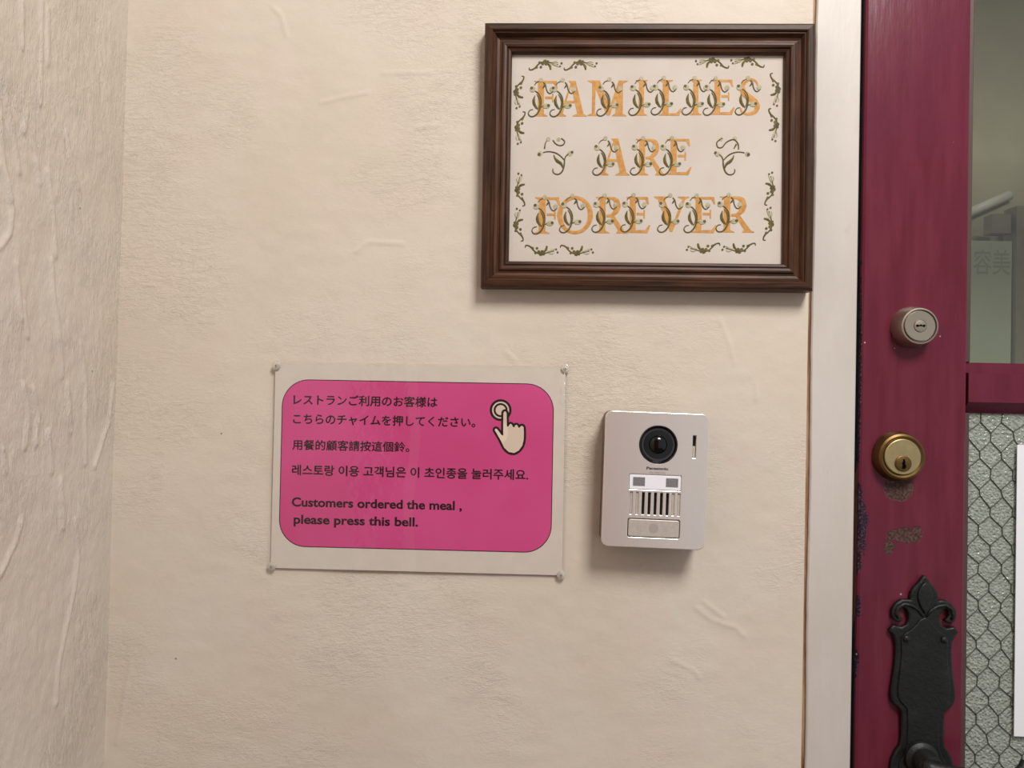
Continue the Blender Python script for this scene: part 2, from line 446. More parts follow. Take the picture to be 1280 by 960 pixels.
# ------------------------------------------------------------------ walls
def vnoise(x, y, s, seed):
    rng = np.random.RandomState(seed); T = rng.rand(64, 64)
    u, v = x*s, y*s; i, j = np.floor(u).astype(int), np.floor(v).astype(int); f, g = u-i, v-j
    f = f*f*(3-2*f); g = g*g*(3-2*g)
    a, b, c, d = T[i % 64, j % 64], T[(i+1) % 64, j % 64], T[i % 64, (j+1) % 64], T[(i+1) % 64, (j+1) % 64]
    return (a*(1-f)+b*f)*(1-g)+(c*(1-f)+d*f)*g - .5
def seg_bump(U, V, lines, sig, amp):
    h = np.zeros_like(U)
    for ln in lines:
        best = np.full_like(U, 9.0)
        for (a, b) in zip(ln[:-1], ln[1:]):
            du, dv = b[0]-a[0], b[1]-a[1]; L = du*du+dv*dv+1e-12
            t = np.clip(((U-a[0])*du+(V-a[1])*dv)/L, 0, 1)
            best = np.minimum(best, np.hypot(U-a[0]-t*du, V-a[1]-t*dv))
        h += amp*np.exp(-(best/sig)**2)
    return h
def grid_wall(name, us, zs, place, hfun, mat):
    U, Z = np.meshgrid(np.array(us), np.array(zs)); H = hfun(U, Z)
    V = place(U, Z, H).reshape(-1, 3); nu, nz = len(us), len(zs)
    idx = np.arange(nu*nz).reshape(nz, nu)
    F = np.stack([idx[:-1, :-1], idx[:-1, 1:], idx[1:, 1:], idx[1:, :-1]], -1).reshape(-1, 4)
    me = bpy.data.meshes.new(name); me.vertices.add(len(V)); me.vertices.foreach_set('co', V.ravel())
    me.loops.add(F.size); me.loops.foreach_set('vertex_index', F.ravel().astype(np.int32))
    me.polygons.add(len(F)); me.polygons.foreach_set('loop_start', np.arange(0, F.size, 4, dtype=np.int32)); me.polygons.foreach_set('loop_total', np.full(len(F), 4, dtype=np.int32))
    me.polygons.foreach_set('use_smooth', np.ones(len(F), dtype=bool))
    me.materials.append(mat); me.update(calc_edges=True); me.validate()
    return link(bpy.data.objects.new(name, me))
XC = P(145, 480).x                     # inner corner with the side wall
XW = P(1008.9, 480).x                    # where the plaster stops at the door casing
zs = list(np.arange(0, .95, .05)) + list(np.arange(.95, 1.95, .0022)) + list(np.arange(1.95, 2.41, .05))
bl = [[(400, 128), (430, 121), (460, 115)], [(478, 91), (540, 90)], [(876, 352), (868, 372), (858, 383)], [(131, 830), (129, 950)], [(163, 828), (152, 890), (146, 930)],
      [(870, 760), (890, 775), (920, 785), (930, 795)], [(880, 752), (905, 772)], [(840, 825), (868, 838), (875, 848)], [(945, 480), (945, 500)], [(900, 400), (912, 430), (918, 455)],
      [(632, 440), (645, 452)], [(640, 85), (628, 60)], [(340, 8), (352, 20), (358, 45)], [(556, 125), (570, 105)], [(445, 315), (460, 302), (505, 305)], [(520, 160), (550, 156)]]
bl = [[(P(*q).x, P(*q).z) for q in ln] for ln in bl]
def hb(U, Z):
    h = .0026*vnoise(U+5, Z, 6, 1) + .0012*vnoise(U+5, Z, 17, 2) + .0004*vnoise(U+3, Z*1.6, 55, 3)
    h = h + seg_bump(U, Z, bl, .0016, .0007)
    h = (h - .0006)
    return h*np.clip((XW-U)/.03, 0, 1)
us = list(np.arange(XC-.01, XW, .0022)) + [XW]
wb = grid_wall('wall_back', us, zs, lambda U, Z, H: np.stack([U, -H, Z], -1), hb, M_WALL)
tag(wb, 'cream plaster wall behind the framed sampler and pink notice', 'wall', kind='structure')
ll = [[(0, 85), (8, 120), (18, 170), (24, 215)], [(0, 205), (8, 230), (15, 260), (12, 290), (0, 310)], [(52, 0), (52, 60), (50, 130)], [(27, 0), (28, 60)], [(46, 200), (50, 230)],
      [(82, 165), (88, 200), (98, 235)], [(60, 215), (68, 270), (70, 320)], [(65, 325), (68, 375), (75, 430), (78, 470)], [(100, 430), (106, 480), (106, 580)], [(141, 480), (135, 530), (117, 583)],
      [(28, 480), (35, 520), (30, 560)], [(40, 485), (48, 520), (45, 555)], [(92, 650), (97, 690), (92, 740), (72, 830), (68, 880)], [(27, 650), (20, 680), (0, 720)], [(60, 540), (64, 590)], [(3, 560), (6, 590)],
      [(0, 140), (3, 190), (12, 250)], [(34, 140), (30, 165)], [(30, 380), (34, 420)], [(75, 600), (78, 660)], [(84, 480), (88, 540)], [(60, 10), (60, 80)], [(20, 330), (26, 400)]]
ll = [[(-PXL(*q, XC).y, PXL(*q, XC).z) for q in ln] for ln in ll]
def hl(U, Z):
    h = .0030*vnoise(U, Z, 7, 11) + .0016*vnoise(U*1.5, Z, 22, 12) + .0008*vnoise(U*2, Z, 70, 13) + .0005*vnoise(U*2.2, Z, 150, 14)
    h = h*np.clip(U/.03, 0, 1)
    return h + seg_bump(U, Z, ll, .0022, .0019)
ul = list(np.arange(-.01, .30, .0018)) + list(np.arange(.32, 1.3, .06))
zl = zs
wl_ = grid_wall('wall_left', ul[::-1], zl, lambda U, Z, H: np.stack([XC+H, -U, Z], -1), hl, M_WALL_L)
tag(wl_, 'rough trowelled cream side wall left of the corner', 'wall', kind='structure')
M_FLOOR = plain('grey_stone_floor', (96, 86, 76), .7, grain=.1, gscale=20)
M_CEIL = plain('cream_ceiling', (214, 202, 184), .7)
tag(box('floor', (XC-.3, -3.2, -.05), (1.9, 1.7, -.0), M_FLOOR), 'grey porch floor below the wall', 'floor', kind='structure')
tag(box('ceiling', (XC-.3, -.30, 2.4), (1.9, 1.7, 2.45), M_CEIL), 'cream porch ceiling over the entrance', 'ceiling', kind='structure')

# bare wood gap and white casing beside the door
xg0, xg1 = XW, P(1013.2, 480).x
xk1 = P(1069, 480).x                 # casing right edge
zz = list(np.arange(0, 2.4, .012)) + [2.4]
rnd = random.Random(3); V, Fs = [], []
for z in zz:
    j = .0006*math.sin(z*37)+.0005*(rnd.random()-.5)
    V += [(xg0-.006, .0022, z), (xg1+.004, .0022+j, z), (xg0-.006, .02, z), (xg1+.004, .02, z)]
for i in range(len(zz)-1):
    a = 4*i; Fs.append((a, a+1, a+5, a+4))
g = mesh_obj('trim_1', V, Fs, M_RAW); tag(g, 'narrow bare wood gap between plaster wall and white door casing', 'trim', kind='structure')
bm = bmesh.new(); V, Fs = [], []
prof = [(0, .02), (0, .0012), (.0012, 0), (-.0010, 0), (0, .0010), (0, .02)]
for z in zz:
    j = .0004*math.sin(z*23+1)+.0004*(rnd.random()-.5)
    V += [(xg1+j, .02, z), (xg1+j, -.0008, z), (xg1+.0012+j, -.002, z), (xk1-.0012, -.002, z), (xk1, -.0008, z), (xk1, .03, z)]
for i in range(len(zz)-1):
    for k in range(5): a = 6*i+k; Fs.append((a, a+1, a+7, a+6))
g = mesh_obj('trim_2', V, Fs, M_CASING); tag(g, 'white painted door casing strip beside the maroon door', 'trim', kind='structure')
bm.free()

# ------------------------------------------------------------------ door
xd0 = P(1075, 480, .002).x; xd1 = P(1213, 480, .002).x; xd2 = xd1+.46; xd3 = xd2+(xd1-xd0)
YD = .002
door = bpy.data.objects.new('door_1', None); COL.objects.link(door); door.location = (xd0, YD, 0)
tag(door, 'maroon painted door with clear upper pane and wired lower pane', 'door', kind='structure')
def D(o):
    o.location = (-xd0, -YD, 0); return o       # meshes are in world measures, parented to the door's base
def stile(x0, x1, gl, gr):
    # board with rounded outer arris and a chamfer down to the glass
    pr = []
    if gl: pr += [(x0, YD+.040), (x0, YD+.012), (x0+.004, YD+.001), (x0+.0055, YD)]
    else: pr += [(x0, YD+.040), (x0, YD+.003), (x0+.0008, YD+.001), (x0+.003, YD)]
    if gr: pr += [(x1-.0055, YD), (x1-.004, YD+.001), (x1, YD+.012), (x1, YD+.040)]
    else: pr += [(x1-.003, YD), (x1-.001, YD+.001), (x1, YD+.003), (x1, YD+.040)]
    z = (.03, 2.1); V = [(x, y, zz_) for zz_ in z for x, y in pr]; n = len(pr)
    Fs = [(k, k+1, n+k+1, n+k) for k in range(n-1)] + [tuple(range(n))[::-1], tuple(range(n, 2*n)), (n-1, 0, n, 2*n-1)]
    mi = [0]*len(Fs); mi[0] = 1 if not gl else 0
    return D(mesh_obj('stile', V, Fs, [M_DOOR, M_EDGE], door, False, mi))
stile(xd0, xd1, False, True); stile(xd2, xd3, True, False)
def rail(z0, z1, ch=.011):
    pr = [(z0, YD+.04), (z0, YD+.012), (z0+ch, YD+.0012), (z1-ch, YD+.0012), (z1-ch+.0006, YD+.010), (z1, YD+.0106), (z1, YD+.04)]
    V = [(x, y, z) for x in (xd1-.001, xd2+.001) for z, y in pr]; n = 7
    Fs = [(k+1, k, n+k, n+k+1) for k in range(n-1)]+[tuple(range(n)), tuple(range(n, 2*n))[::-1]]
    return D(mesh_obj('rail', V, Fs, M_DOOR, door))
M_BEAD = plain('brown_glazing_bead', (84, 60, 56), .45)
zr1 = P(1250, 454, YD+.012).z; zr0 = P(1250, 517, YD+.012).z
rail(zr0, zr1); rail(.03, .25); rail(1.98, 2.1)
for bz0, bz1 in ((.245, zr0), (zr1, 1.985)):
    D(box('glazing_bead', (xd1-.002, YD+.0085, bz0), (xd1+.0046, YD+.0145, bz1), M_BEAD, door, .0008, 1))
g = D(box('pane', (xd1-.004, YD+.014, zr1-.004), (xd2+.004, YD+.017, 1.985), M_GLASS, door)); tag(g, 'clear glass upper pane')
g = D(box('wired_pane', (xd1-.004, YD+.014, .245), (xd2+.004, YD+.019, zr0+.004), M_HAMMER, door)); tag(g, 'hammered wired glass lower pane')
# chicken wire in the lower pane: hexagons, vertices jittered, one netting
V, E = [], []
ax, az = .0226, .0272
def wire_mesh():
    rn = random.Random(5); cache = {}
    segs = []
    def vert(x, z):
        k = (round(x*2e3), round(z*2e3))
        if k not in cache: cache[k] = (x+rn.uniform(-.0012, .0012), z+rn.uniform(-.0014, .0014))
        return cache[k]
    x0 = xd1-.005
    r = 0; z = zr0
    while z > .70:
        off = 0 if r % 2 == 0 else ax/2
        x = x0+off
        while x < xd1+.30:
            # vertical twist then the two slants under it
            a = vert(x, z); b = vert(x, z-az*.30)
            c = vert(x-ax/2, z-az*.70); d = vert(x+ax/2, z-az*.70)
            segs.extend([(a, b, 1.3), (b, c, .7), (b, d, 1.15)])
            x += ax
        z -= az*.70; r += 1
    V, Fs = [], []
    for (a, b, k) in segs:
        A = Vector((a[0], 0, a[1])); B = Vector((b[0], 0, b[1])); d = (B-A).normalized(); n = Vector((-d.z, 0, d.x)); w = .00030*k
        if min(A.x, B.x) < xd1-.003: continue
        y = YD+.0125; b0 = len(V)
        for p in (A, B): V.extend([(p.x+n.x*w, y+.0012, p.z+n.z*w), (p.x, y, p.z), (p.x-n.x*w, y+.0012, p.z-n.z*w)])
        Fs.extend([(b0, b0+1, b0+4, b0+3), (b0+1, b0+2, b0+5, b0+4)])
    return V, Fs
V, Fs = wire_mesh()
g = D(mesh_obj('wire_netting', V, Fs, M_WIRE, door)); tag(g, 'hexagonal wire netting in the lower pane')
# black strip at the bottom of the gap, painting in its deep shade
tag(box('trim_3', (xk1-.002, .028, 0), (xd0+.03, .045, 2.12), M_BLACK), 'rebate blackened as shade between the white casing and the door', 'trim', kind='structure')

# locks: child parts of the door; frames local to the door face
def door_frame(name, px, py):
    p = P(px, py, YD); e = bpy.data.objects.new(name, None); COL.objects.link(e); e.parent = door
    e.matrix_local = Matrix.Translation((p.x-xd0, 0, p.z)) @ Matrix.Rotation(math.radians(90), 4, 'X'); return e
def keyhole(parent, c, z, kind):
    if kind == 'flat': pts = [(-.0048, .0004), (-.0034, .0014), (-.0015, .0006), (0, .0016), (.0015, .0006), (.0034, .0014), (.0048, .0004), (.0034, -.0012), (.001, -.0003), (-.001, -.0003), (-.0034, -.0012)]
    else: pts = [(-.0006, .0048), (.0006, .0048), (.0009, .003), (.0016, .0015), (.0012, 0), (.0022, -.0015), (.0022, -.0038), (.0008, -.005), (-.001, -.005), (-.0018, -.0035), (-.001, -.0015), (-.0018, .0003), (-.0008, .002)]
    return plate('keyhole', [[(c[0]+x, c[1]+y) for x, y in pts]], z, z+.0002, 0, M_VOID, parent)
e1 = door_frame('deadbolt', 1139, 409.5); e1['label'] = 'round satin nickel deadbolt cylinder beside the upper pane'
lathe('lock_collar', [(.0208, 0), (.0208, .002), (.0183, .0155), (.0176, .0172), (.0163, .0174), (.0158, .0165), (.0156, .0150), (.0148, .0150)], (0, 0), M_SATIN, e1)
lathe('lock_face', [(.0148, .0150), (.0148, .0172), (.0143, .0176), (.0064, .0174), (.0060, .0170), (.0056, .0180), (.0030, .0184)], (0, 0), M_SATIN, e1)
keyhole(e1, (0, 0), .0185, 'flat')
e2 = door_frame('cylinder_lock', 1121, 570); e2['label'] = 'aged brass cylinder lock below the nickel deadbolt'
lathe('lock_collar', [(.0250, 0), (.0246, .003), (.0228, .0085), (.0225, .0105), (.0205, .0115), (.0182, .0108), (.0178, .0098)], (0, 0), M_BRASS_D, e2)
lathe('lock_face', [(.0178, .0098), (.0176, .0120), (.0168, .0126), (.0080, .0126)], (0, 0), M_BRASS, e2)
lathe('key_core', [(.0078, .0126), (.0078, .0138), (.0070, .0142)], (0, -.0065), M_BRASS_D, e2)
keyhole(e2, (0, -.0065), .0143, 'tall')

# iron escutcheon with lever
ic = P(1151, 835, YD); e3 = bpy.data.objects.new('iron_handle', None); COL.objects.link(e3); e3.parent = door
e3.matrix_local = Matrix.Translation((ic.x-xd0, 0, ic.z)) @ Matrix.Rotation(math.radians(90), 4, 'X')
e3['label'] = 'black iron door handle plate with fleur de lis top'
m3 = Matrix.Translation((ic.x, YD, ic.z)) @ Matrix.Rotation(math.radians(90), 4, 'X')
K = .00081
half = [(0, 720.5), (3, 723.5), (6, 728), (12, 734.5), (16, 741), (17, 746), (16, 751), (20, 750), (27, 750.5), (34, 755), (38.5, 762), (39, 769), (36.5, 775.5), (32, 778.5), (27, 777), (25, 773.5),
        (28, 771.5), (30, 767.5), (29, 762.5), (25.5, 760.5), (21.5, 762.5), (19, 767.5), (18.5, 774), (21, 780.5), (27, 784), (34, 782.5), (37, 782), (42, 788.5), (37.5, 793), (34.5, 800), (33.5, 812), (34.5, 830),
        (37, 848), (38.8, 862), (38.5, 870), (36, 877), (30, 882), (26, 886.5), (25.5, 900), (25.5, 918), (27, 927), (32, 934), (36.5, 944), (38.5, 960), (38, 985), (33, 1005), (20, 1022), (8, 1032), (0, 1040)]
R_ = [(x*K, (835-y)*K) for x, y in half]
outl = R_ + [(-x, y) for x, y in R_[-2:0:-1]]
pl = plate('escutcheon', [outl[::-1]], 0.0, .0058, .0017, M_IRON, e3)
# raised inner petal and body fields, curled leaf ridges
petal = [(0, 728), (5, 733), (8.5, 740), (9, 748), (6, 757), (0, 767)]
pp = [(x*K, (835-y)*K) for x, y in petal]; pp = pp + [(-x, y) for x, y in pp[-2:0:-1]]
plate('petal', [pp[::-1]], .0054, .0078, .0010, M_IRON, e3)
body = [(0, 771), (6, 774), (11, 781), (17, 787), (24, 791), (28, 798), (27.5, 815), (29, 835), (31.5, 856), (31, 868), (27, 875), (20, 882), (19, 900), (19, 925), (22, 936), (28, 947), (30, 965), (26, 995), (12, 1015), (0, 1022)]
pp = [(x*K, (835-y)*K) for x, y in body]; pp = pp + [(-x, y) for x, y in pp[-2:0:-1]]
plate('raised_field', [pp[::-1]], .0054, .0072, .0009, M_IRON, e3)
for sgn in (-1, 1):
    ridge = [(2, 770), (8, 762), (16, 757), (25, 755.5), (32, 760), (34.5, 767), (32, 773)]
    tube('scroll_ridge', [(sgn*x*K, (835-y)*K, .0060) for x, y in ridge], [.0012, .0016, .0018, .0018, .0018, .0016, .0012], M_IRON, e3, 8)
    lathe('screw', [(.0032, .0052), (.0030, .0088), (.0018, .0096), (.0004, .0098)], (sgn*22.5*K, (835-797)*K), M_IRON, e3, 20)
    box_ = None
rp = local(m3, 1154, 950, .012)
lathe('lever_rose', [(.0165, .0075), (.0160, .0110), (.0135, .0135), (.0120, .0140), (.0112, .0260), (.0100, .0290), (.0060, .0300)], rp, M_IRON, e3, 40)
lv = [(*local(m3, x, y, h), h) for x, y, h in ((1153, 957, .029), (1166, 962, .032), (1180, 965, .035), (1200, 968, .037), (1220, 970, .038), (1240, 972, .038), (1258, 973, .038), (1271, 969, .037), (1279, 960, .036), (1282, 951, .035))]
tube('lever', lv, [.0080, .0074, .0068, .0064, .0062, .0060, .0056, .0052, .0046, .0040], M_IRON, e3, 14)

# paper on the wired pane, and stand-ins for faint shapes in the clear pane
pa = P(1272.5, 556, YD+.009); pb = P(1272.5, 921, YD+.009)
M_WHITE = plain('bright_white_paper', (244, 243, 246), .6)
g = box('paper_notice', (pa.x, YD+.0100, pb.z), (pa.x+.21, YD+.0108, pa.z), M_WHITE)
tag(g, 'bright white paper notice fixed over the wired lower door pane', 'paper')

# dim vestibule behind the door
M_IN = plain('vestibule_beige', (186, 178, 150), .7, grain=.06, gscale=8)
tag(box('wall_inside', (xd0-.35, .62, 0), (1.9, .66, 2.4), M_IN), 'beige vestibule wall seen through the clear pane', 'wall', kind='structure')
tag(box('wall_right', (1.55, -.0, 0), (1.6, .62, 2.4), M_IN), 'beige vestibule end wall', 'wall', kind='structure')
tag(box('wall_front', (xd3+.004, .0, 0), (1.55, .05, 2.4), M_WALL), 'cream plaster wall beyond the far side of the door', 'wall', kind='structure')

YI = .56  # sheet, block, panel and bar here stand in for faint shapes in the pane
M_SHEET = plain('pale_green_sheet', (204, 208, 186), .7, grain=.03, gscale=12)
M_FAINT = plain('faint_letter_tone', (176, 176, 154), .7)
M_BOARD = plain('taupe_board', (160, 150, 128), .7, grain=.08, gscale=30)
M_BAR = plain('pale_bar', (236, 234, 222), .4)
a = P(1190, 300, YI); b = P(1264, 462, YI)
pt, mP = wall_empty('lettered_sheet', Vector((a.x, YI+.004, b.z)))
tag(pt, 'pale sheet with faint mirrored characters set behind the clear pane', 'lettered_sheet')
box('sheet_face', (0, 0, 0), (b.x-a.x, a.z-b.z, .002), M_SHEET, pt)
l0 = local(mP, 1217, 343, .0024); l1 = local(mP, 1263, 312, .0024)
text('lettering', '美容', l0[0], l1[0], l0[1], l1[1]-l0[1], M_FAINT, pt, .0024, mirror=True, fat=.0002)
tag(box('taupe_block', (P(1238, 290, YI).x, YI-.004, P(1240, 292, YI).z), (P(1262, 268, YI).x, YI+.02, P(1240, 268, YI).z), M_BOARD), 'small taupe block above the lettered sheet behind the clear pane', 'board')
tag(box('taupe_panel', (P(1267, 400, YI).x, YI-.006, .9), (P(1267, 400, YI).x+.4, YI+.03, P(1270, 258, YI).z), M_BOARD), 'tall taupe panel right of the lettered sheet behind the clear pane', 'panel')
r_a = P(1205, 269, .613); r_b = P(1262, 244, .613)
tag(tube('slanted_bar', [r_a, r_b], .0085, M_BAR, None, 16), 'pale slanted bar above the lettered sheet behind the clear pane', 'rail')
tag(box('tint_block', (-.95, -2.45, 0), (.43, -2.2, 2.9), plain('terracotta_tint', (168, 96, 82), .8, grain=.06, gscale=6)), 'terracotta block added behind the viewpoint to tint the reflection in the intercom', 'wall', kind='structure')  # unseen block, added only to redden what the intercom reflects

# ------------------------------------------------------------------ framed embroidered sampler
fc = P(811, 195, -.017)
turn_f = .35
FR, mF = wall_empty('framed_sampler', Vector((fc.x, -.0018, fc.z)), turn_f)
tag(FR, 'dark wooden picture frame with embroidered motto in gold letters on cream linen', 'picture')
ZF = .0175
c4 = [local(mF, *q, ZF) for q in ((605.8, 29.8), (1020.6, 25.5), (1016.5, 361.3), (600.8, 360.3))]
fx0 = (c4[0][0]+c4[3][0])/2; fx1 = (c4[1][0]+c4[2][0])/2; fy1 = (c4[0][1]+c4[1][1])/2; fy0 = (c4[2][1]+c4[3][1])/2
prof = [(0, 0), (0, .0150), (.0012, .0172), (.0025, .0178), (.0070, .0182), (.0082, .0172), (.0088, .0158), (.0098, .0160), (.0106, .0150), (.0125, .0118), (.0150, .0108), (.0172, .0114), (.0182, .0128),
        (.0200, .0130), (.0222, .0124), (.0232, .0106), (.0242, .0112), (.0262, .0104), (.0272, .0088), (.0274, .0040)]
def frame_rail(L, loc, ang):
    V, Fs = [], []; n = len(prof)
    for (sx) in (-1, 1):
        for (o_, h) in prof: V.append((sx*(L/2-o_), o_, h))
    for k in range(n-1): Fs.append((k+1, k, n+k, n+k+1))
    Fs.append((n-1, 2*n-1, n, 0))
    Fs.append(tuple(range(n))); Fs.append(tuple(range(n, 2*n))[::-1])
    o = mesh_obj('frame_rail', V, Fs, M_FRAME, FR)
    o.location = (loc[0], loc[1], 0); o.rotation_euler = (0, 0, ang); return o
cx, cy = (fx0+fx1)/2, (fy0+fy1)/2; Wf, Hf = fx1-fx0, fy1-fy0
frame_rail(Wf, (cx, fy0), 0); frame_rail(Wf, (cx, fy1), math.pi); frame_rail(Hf, (fx1, cy), math.pi/2); frame_rail(Hf, (fx0, cy), -math.pi/2)
print('FRAME', Wf, Hf, c4)
box('linen_panel', (fx0+.02, fy0+.02, .0035), (fx1-.02, fy1-.02, .0050), M_LINEN, FR)
ZL = .00505
def Lf(px, py): return local(mF, px, py, ZL)
def glyph(ch):
    """gold serif capitals: filled polygons and strokes in a 1-high cell, returns (width, polys, strokes)"""
    s = .045
    def stem(x, w=.17, top=True, bot=True, sw=.11):
        r = [[(x, .02), (x+w, .02), (x+w, .98), (x, .98)]]
        if bot: r.append([(x-sw, 0), (x+w+sw, 0), (x+w+sw, .02), (x+w, .07), (x, .07), (x-sw, .02)])
        if top: r.append([(x-sw, 1), (x-sw, .98), (x, .93), (x+w, .93), (x+w+sw, .98), (x+w+sw, 1)])
        return r
    if ch == 'I': return .42, stem(.11), []
    if ch == 'L': return .62, stem(.11) + [[(.31, 0), (.58, 0), (.64, .20), (.60, .20), (.50, .07), (.31, .07)]], []
    if ch == 'F': return .66, stem(.11) + [[(.31, 1), (.62, 1), (.65, .78), (.61, .78), (.54, .93), (.31, .93)], [(.31, .56), (.31, .49), (.50, .49), (.50, .56)], [(.50, .64), (.54, .64), (.54, .40), (.50, .40)]], []
    if ch == 'E': return .68, stem(.11) + [[(.31, 1), (.62, 1), (.65, .80), (.61, .80), (.54, .93), (.31, .93)], [(.31, .56), (.31, .49), (.50, .49), (.50, .56)], [(.50, .64), (.54, .64), (.54, .40), (.50, .40)],
                                           [(.31, 0), (.62, 0), (.70, .22), (.66, .22), (.55, .08), (.31, .08)]], []
    if ch == 'A': return .80, [[(.33, 1), (.33, .98), (.37, .93), (.41, .88), (.50, .93), (.50, 1)], [(.36, .88), (.42, .96), (.17, .05), (.10, .05)], [(.36, 1), (.51, 1), (.74, .05), (.57, .05)], [(.22, .37), (.22, .44), (.60, .44), (.60, .37)],
                              [(0, 0), (.27, 0), (.27, .02), (.20, .07), (.08, .07), (0, .02)], [(.44, 0), (.82, 0), (.82, .02), (.74, .07), (.54, .07), (.44, .02)]], []
    if ch == 'M': return 1.06, [[(.12, .03), (.20, .03), (.22, .97), (.12, .97)], [(0, 0), (.32, 0), (.32, .02), (.24, .06), (.08, .06), (0, .02)], [(0, 1), (0, .98), (.10, .92), (.28, .92), (.28, 1)],
                               [(.12, 1), (.32, 1), (.62, .16), (.52, .02)], [(.52, .02), (.60, .02), (.92, .98), (.82, .98)], [(.74, .03), (.94, .03), (.94, .97), (.78, .88)],
                               [(.66, 0), (1.04, 0), (1.04, .02), (.94, .07), (.74, .07), (.66, .02)], [(.82, 1), (1.06, 1), (1.06, .98), (.94, .92), (.80, .92)]], []
    if ch == 'R': return .82, stem(.11) + [[(.38, .50), (.51, .50), (.84, .02), (.67, .02)], [(.58, 0), (.90, 0), (.90, .02), (.80, .07), (.62, .07)], [(.30, .44), (.30, .51), (.45, .51), (.45, .44)]], \
        [([(.31, .965), (.45, .96), (.57, .90), (.60, .74), (.56, .60), (.45, .50), (.31, .48)], [.07, .08, .15, .19, .15, .08, .07])]
    if ch == 'V': return .86, [[(.08, .95), (.26, .95), (.48, .18), (.40, .02)], [(.40, .02), (.46, .02), (.78, .96), (.70, .96)], [(0, 1), (0, .98), (.06, .93), (.28, .93), (.34, .98), (.34, 1)], [(.58, 1), (.58, .98), (.68, .93), (.78, .93), (.86, .98), (.86, 1)]], []
    if ch == 'O': return .94, [], [([(.47+.40*math.cos(a), .5+.46*math.sin(a)) for a in [2*math.pi*k/16 for k in range(16)]], [.14-.05*abs(math.sin(2*math.pi*k/16)) for k in range(16)], True)]
    if ch == 'S': return .62, [], [([(.08, .20), (.12, .09), (.28, .04), (.46, .10), (.52, .24), (.44, .38), (.28, .50), (.15, .62), (.12, .78), (.22, .92), (.38, .96), (.50, .88), (.54, .72)], [.04, .06, .08, .11, .15, .17, .18, .17, .13, .09, .07, .06, .03])]
def letter(ch, x0, x1, yt, yb):
    w, polys, strokes = glyph(ch); a = Lf(x0, yb); b = Lf(x1, yb); c = Lf(x0, yt)
    sx = (b[0]-a[0])/w; sy = c[1]-a[1]; mb = MB(); k = 0
    for pts in polys: mb.poly([(a[0]+x*sx, a[1]+y*sy) for x, y in pts], ZL+.0001+k*.00001); k += 1
    for st in strokes: mb.stroke([(a[0]+x*sx, a[1]+y*sy) for x, y in st[0]], [q*sx for q in st[1]], ZL+.0001, closed=len(st) > 2, sub=4, dome=.08)
    return mb.build('gold_letter', [M_GOLD], FR)
rows = [[('F', 667, 697, 101, 145.5), ('A', 695, 732.5, 101, 145.5), ('M', 734, 784, 100.5, 145), ('I', 794, 810, 100, 144.5), ('L', 823, 851, 100, 144.5), ('I', 862, 878, 99.5, 144), ('E', 888, 917.5, 99.5, 143.5), ('S', 922, 951, 97.5, 144.5)],
        [('A', 748, 786, 173, 219), ('R', 794, 829, 173.5, 219), ('E', 833, 863.5, 173.5, 218.5)],
        [('F', 668, 700, 246.5, 292), ('O', 696, 741, 245, 292.5), ('R', 744, 781, 246, 291.5), ('E', 782, 812, 246, 291), ('V', 817, 861, 245.5, 290.5), ('E', 864, 895, 246, 291), ('R', 899, 939, 245.5, 290.5)]]
for r in rows:
    for q in r: letter(*q)
PXM = K*.96                               # a photo pixel on the linen, in metres
def vine(hx, hy):
    o = Lf(hx, hy); k = PXM/12.8
    def T(pts): return [(o[0]+(x-70)*k, o[1]-(y-775)*k) for x, y in pts]
    mb = MB(); mb.slim = .92; z = ZL+.0004
    mb.stroke(T([(205, 650), (165, 570), (155, 500), (172, 425)]) , [8*k, 52*k, 46*k, 6*k], z, 1)
    mb.stroke(T([(230, 650), (262, 560), (240, 460), (200, 400)]), [8*k, 26*k, 22*k, 6*k], z, 1)
    mb.stroke(T([(150, 658), (100, 668), (68, 720), (95, 768), (150, 775), (205, 740), (245, 680), (272, 600), (280, 520), (262, 440), (215, 375), (175, 350)]), [10*k, 15*k, 17*k, 18*k, 20*k, 26*k, 28*k, 24*k, 20*k, 20*k, 20*k, 14*k], z+.00006, 0)
    mb.stroke(T([(168, 430), (160, 500), (185, 580), (228, 660)]), [8*k, 12*k, 16*k, 12*k], z+.00008, 0)
    mb.disc(T([(135, 322)])[0], 48*k, z, 2); mb.disc(T([(116, 302)])[0], 25*k, z+.00016, 0)
    mb.stroke(T([(250, 645), (290, 612), (335, 596)]), [18*k, 14*k, 10*k], z, 0)
    mb.disc(T([(362, 600)])[0], 62*k, z, 2, ry=42*k); mb.disc(T([(402, 592)])[0], 25*k, z+.00022, 0)
    mb.stroke(T([(165, 250), (195, 208), (240, 190)]), 14*k, z, 0)
    mb.disc(T([(270, 165)])[0], 36*k, z, 2)
    mb.stroke(T([(310, 205), (345, 245), (362, 320), (392, 375), (432, 388), (475, 350)]), [18*k, 20*k, 18*k, 18*k, 18*k, 14*k], z, 0)
    mb.stroke(T([(335, 230), (325, 270), (300, 300)]), [10*k, 30*k, 8*k], z+.0001, 0)
    mb.disc(T([(455, 322)])[0], 42*k, z-.0001, 2)
    return mb.build('vine', [M_DKGR, M_OLIVE, M_SAGE], FR)
for hx, hy in ((660.5, 145.6), (687.5, 145.6), (746, 144.8), (786, 144), (814, 143.3), (852.5, 143.3), (879, 143.8), (919, 143.4), (741, 218.6), (788, 218.4), (824, 218.4),
               (665, 292.2), (699.5, 290.6), (740, 290), (776, 289.6), (822, 290), (855, 290.4), (895, 289.6)): vine(hx, hy)
